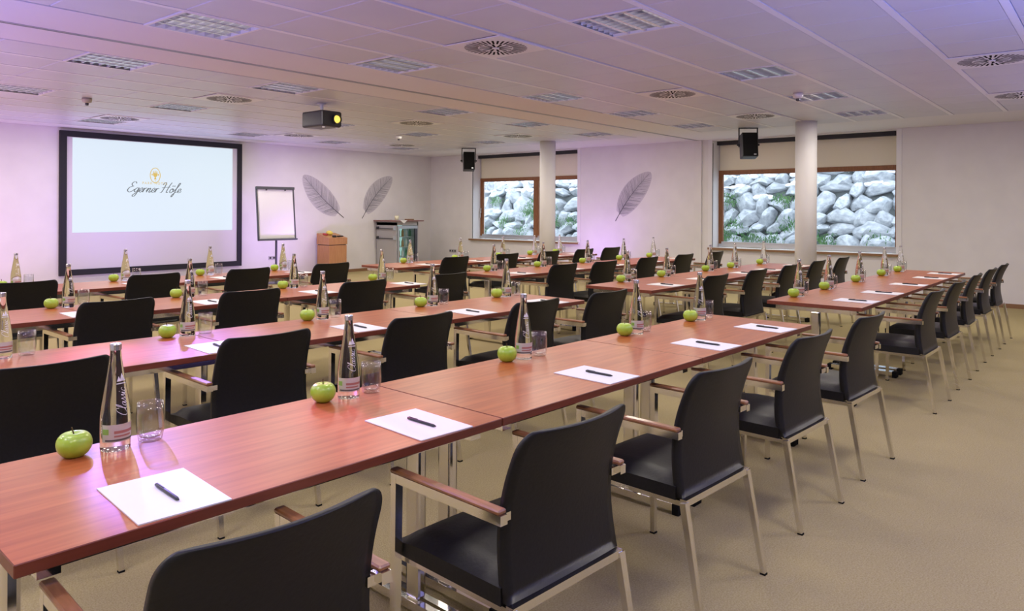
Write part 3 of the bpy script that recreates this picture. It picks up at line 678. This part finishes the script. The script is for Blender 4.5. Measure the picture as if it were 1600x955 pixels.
# ------------------------------------------------------------------ feather wall decals
def feather(name, base, tip, width, bend, ax, label):
    """flat wall decal; base and tip are (along-wall, z); ax 'x' = on the screen wall, 'y' = on the window wall"""
    bx, bz = base; tx, tz = tip; L = math.hypot(tx - bx, tz - bz); ux, uz = (tx - bx) / L, (tz - bz) / L; nx_, nz_ = -uz, ux
    def pt(t, s, d):   # t along, s across in metres, d proud of wall
        c = bend * math.sin(PI * t) * L; a = bx + ux * t * L + nx_ * (c + s); z = bz + uz * t * L + nz_ * (c + s)
        return (a, YW - d, z) if ax == 'x' else (XW - d, a, z)
    def wd(t, side):
        if t < .14: return 0
        q = (t - .14) / .86; return width * (math.sin(PI * min(1, .06 + .94 * q ** .95)) ** .58 if q < .995 else .0) * (1 if side > 0 else .92)
    r = empty(name, (bx, YW, 0) if ax == 'x' else (XW, bx, 0)); off = Vector(r.location)
    def mk(nm, polys, m):
        bm = bmesh.new()
        for p in polys: bm.faces.new([bm.verts.new(Vector(q) - off) for q in p])
        finish(nm, bm, m, r)
    for side in (-1, 1):
        P = []; Bq = []; n = 40
        for i in range(n):
            t0, t1 = .14 + .86 * i / n, .14 + .86 * (i + 1) / n
            P.append((pt(t0, 0, .002), pt(t1, 0, .002), pt(t1, side * wd(t1, side), .002), pt(t0, side * wd(t0, side), .002)))
        mk('vane', P, feather_fill)
        rnd = random.Random(int(bx * 100) + side)
        for i in range(64):
            t0 = .13 + .80 * i / 64; t1 = min(t0 + .10 + .04 * rnd.random(), .995); w = wd(t1, side) * rnd.uniform(.86, 1.0); k = .003 + .003 * rnd.random(); dt = k / L
            if rnd.random() < .12: k *= 2; dt *= 2
            Bq.append((pt(t0 - dt, 0, .003), pt(t0 + dt, 0, .003), pt(t1 + dt * .4, side * w, .003), pt(t1 - dt * .4, side * w, .003)))
        mk('barbs', Bq, feather_line)
    mk('quill', [(pt(i / 20, -.008 * (1.1 - i / 20), .004), pt((i + 1) / 20, -.008 * (1.1 - (i + 1) / 20), .004), pt((i + 1) / 20, .008 * (1.1 - (i + 1) / 20), .004), pt(i / 20, .008 * (1.1 - i / 20), .004)) for i in range(20)], mat('quill_dark', (.06, .055, .07), .7))
    tag(r, label, 'wall decal', 'feather wall decals')
feather('feather_decal', (10.62, 1.26), (9.52, 2.19), .285, .03, 'x', 'grey feather decal on the wall above the lectern')
feather('feather_decal', (11.15, 1.24), (12.07, 2.25), .27, .05, 'x', 'grey feather decal on the wall above the fridge counter')
feather('feather_decal', (8.25, 1.23), (7.42, 2.235), .265, -.04, 'y', 'grey feather decal on the wall between the windows')

# ------------------------------------------------------------------ projector, speakers, detectors, sockets
pj = empty('ceiling_projector', (5.80, 8.02, H)); tag(pj, 'black projector hanging from the ceiling with glowing yellow lens', 'projector')
bm = bmesh.new(); lathe(bm, [(.06, -.004), (.06, -.012), (.022, -.014), (.022, -.11)], 16); finish('mount', bm, white_m, pj)
finish('case', rbox((-.155, -.22, -.315), (.155, .22, -.11), .025, 3), mat('projector_case', (.035, .035, .055), .35), pj)
one('lens_panel', (-.14, -.226, -.295), (.14, -.218, -.13), plastic_m, pj)
bm = bmesh.new(); lathe(bm, [(.066, 0), (.066, .03), (.055, .03), (.05, .012)], 24); ln = finish('lens_barrel', bm, plastic_m, pj, False, (.06, -.226, -.215), (PI / 2, 0, 0))
bm = bmesh.new(); lathe(bm, [(.052, .0), (.045, .018), (.02, .026)], 24); finish('lens', bm, lens_m, pj, True, (.06, -.232, -.215), (PI / 2, 0, 0))
for s in (-1, 1): one('adjust_foot', (s * .1 - .012, -.19, -.332), (s * .1 + .012, -.166, -.31), white_m, pj)
def speaker(x, y, rz, label):
    r = empty('ceiling_speaker', (x, y, H), rz)
    beams('bracket', [((-.155, 0, -.008), (.155, 0, -.008), .02, .014), ((-.148, 0, 0), (-.148, 0, -.32), .020, .014), ((.148, 0, 0), (.148, 0, -.32), .020, .014)], plastic_m, r)
    b = finish('cabinet', rbox((-.125, -.11, -.40), (.125, .11, -.0), .012), plastic_m, r, False, (0, 0, -.105), (math.radians(-10), 0, 0))
    one('grille', (-.115, -.116, -.39), (.115, -.108, -.01), rubber_m, b); one('badge', (.05, -.1185, -.375), (.09, -.116, -.36), alu_m, b)
    for s in (-1, 1):
        bm = bmesh.new(); lathe(bm, [(.018, 0), (.018, .045)], 10); finish('bracket_knob', bm, plastic_m, r, False, (s * .135 + (.0 if s > 0 else -.045), 0, -.28), (0, PI / 2, 0))
    tag(r, label, 'speaker')
speaker(11.95, 11.15, -.75, 'black loudspeaker hanging by the window nearest the corner')
speaker(11.80, 4.75, -.95, 'black loudspeaker hanging by the window nearest the last row')
for i, (x, y) in enumerate(((3.70, 9.95), (8.72, 2.92), (9.15, 10.3))):
    r = empty('smoke_detector', (x, y, H - .003)); bm = bmesh.new(); lathe(bm, [(.055, 0), (.058, -.02), (.05, -.05), (.02, -.06)], 20); finish('housing', bm, (mat('detector_beige', (.45, .40, .35), .5) if i == 0 else white_m), r, True)
    bm = bmesh.new(); lathe(bm, [(.022, -.06), (.02, -.085), (.008, -.09)], 14); finish('sensor_head', bm, dark_m, r, True)
    tag(r, ('beige smoke detector on the ceiling before the projection screen', 'white smoke detector on the ceiling near the window column', 'white smoke detector on the ceiling beyond the projector')[i], 'smoke detector')
def socket(name, loc, n, axis, label):
    r = empty(name, loc); 
    for k in range(n):
        o = (k * .085, 0, 0) if axis == 'x' else (0, -k * .085, 0)
        lo, hi = ((-.04, -.008, -.04), (.04, 0, .04)) if axis == 'x' else ((-.008, -.04, -.04), (0, .04, .04))
        pl = one('cover_plate', lo, hi, grey_m, r, loc=o)
        bm = bmesh.new(); lathe(bm, [(.022, .0), (.022, .003)], 14); finish('socket_well', bm, plastic_m, pl, False, (0, -.008, 0) if axis == 'x' else (-.008, 0, 0), (PI / 2, 0, 0) if axis == 'x' else (0, -PI / 2, 0))
    tag(r, label, 'wall socket')
socket('wall_socket', (8.72, YW, .42), 2, 'x', 'grey double wall socket beside the flip chart pole')
socket('wall_socket', (XW, 13.1, .42), 3, 'y', 'grey triple wall socket below the window near the fridge')
# floor hatch
hb = empty('floor_box', (3.52, 1.75, 0)); one('lid', (-.12, -.12, .0), (.12, .12, .003), carpet_m, hb); tag(hb, 'square carpeted floor outlet lid under the last table row', 'floor outlet')
for lo, hi in (((-.125, -.125), (.125, -.12)), ((-.125, .12), (.125, .125)), ((-.125, -.12), (-.12, .12)), ((.12, -.12), (.125, .12))): one('lid_edge', (lo[0], lo[1], 0), (hi[0], hi[1], .004), dark_m, hb)
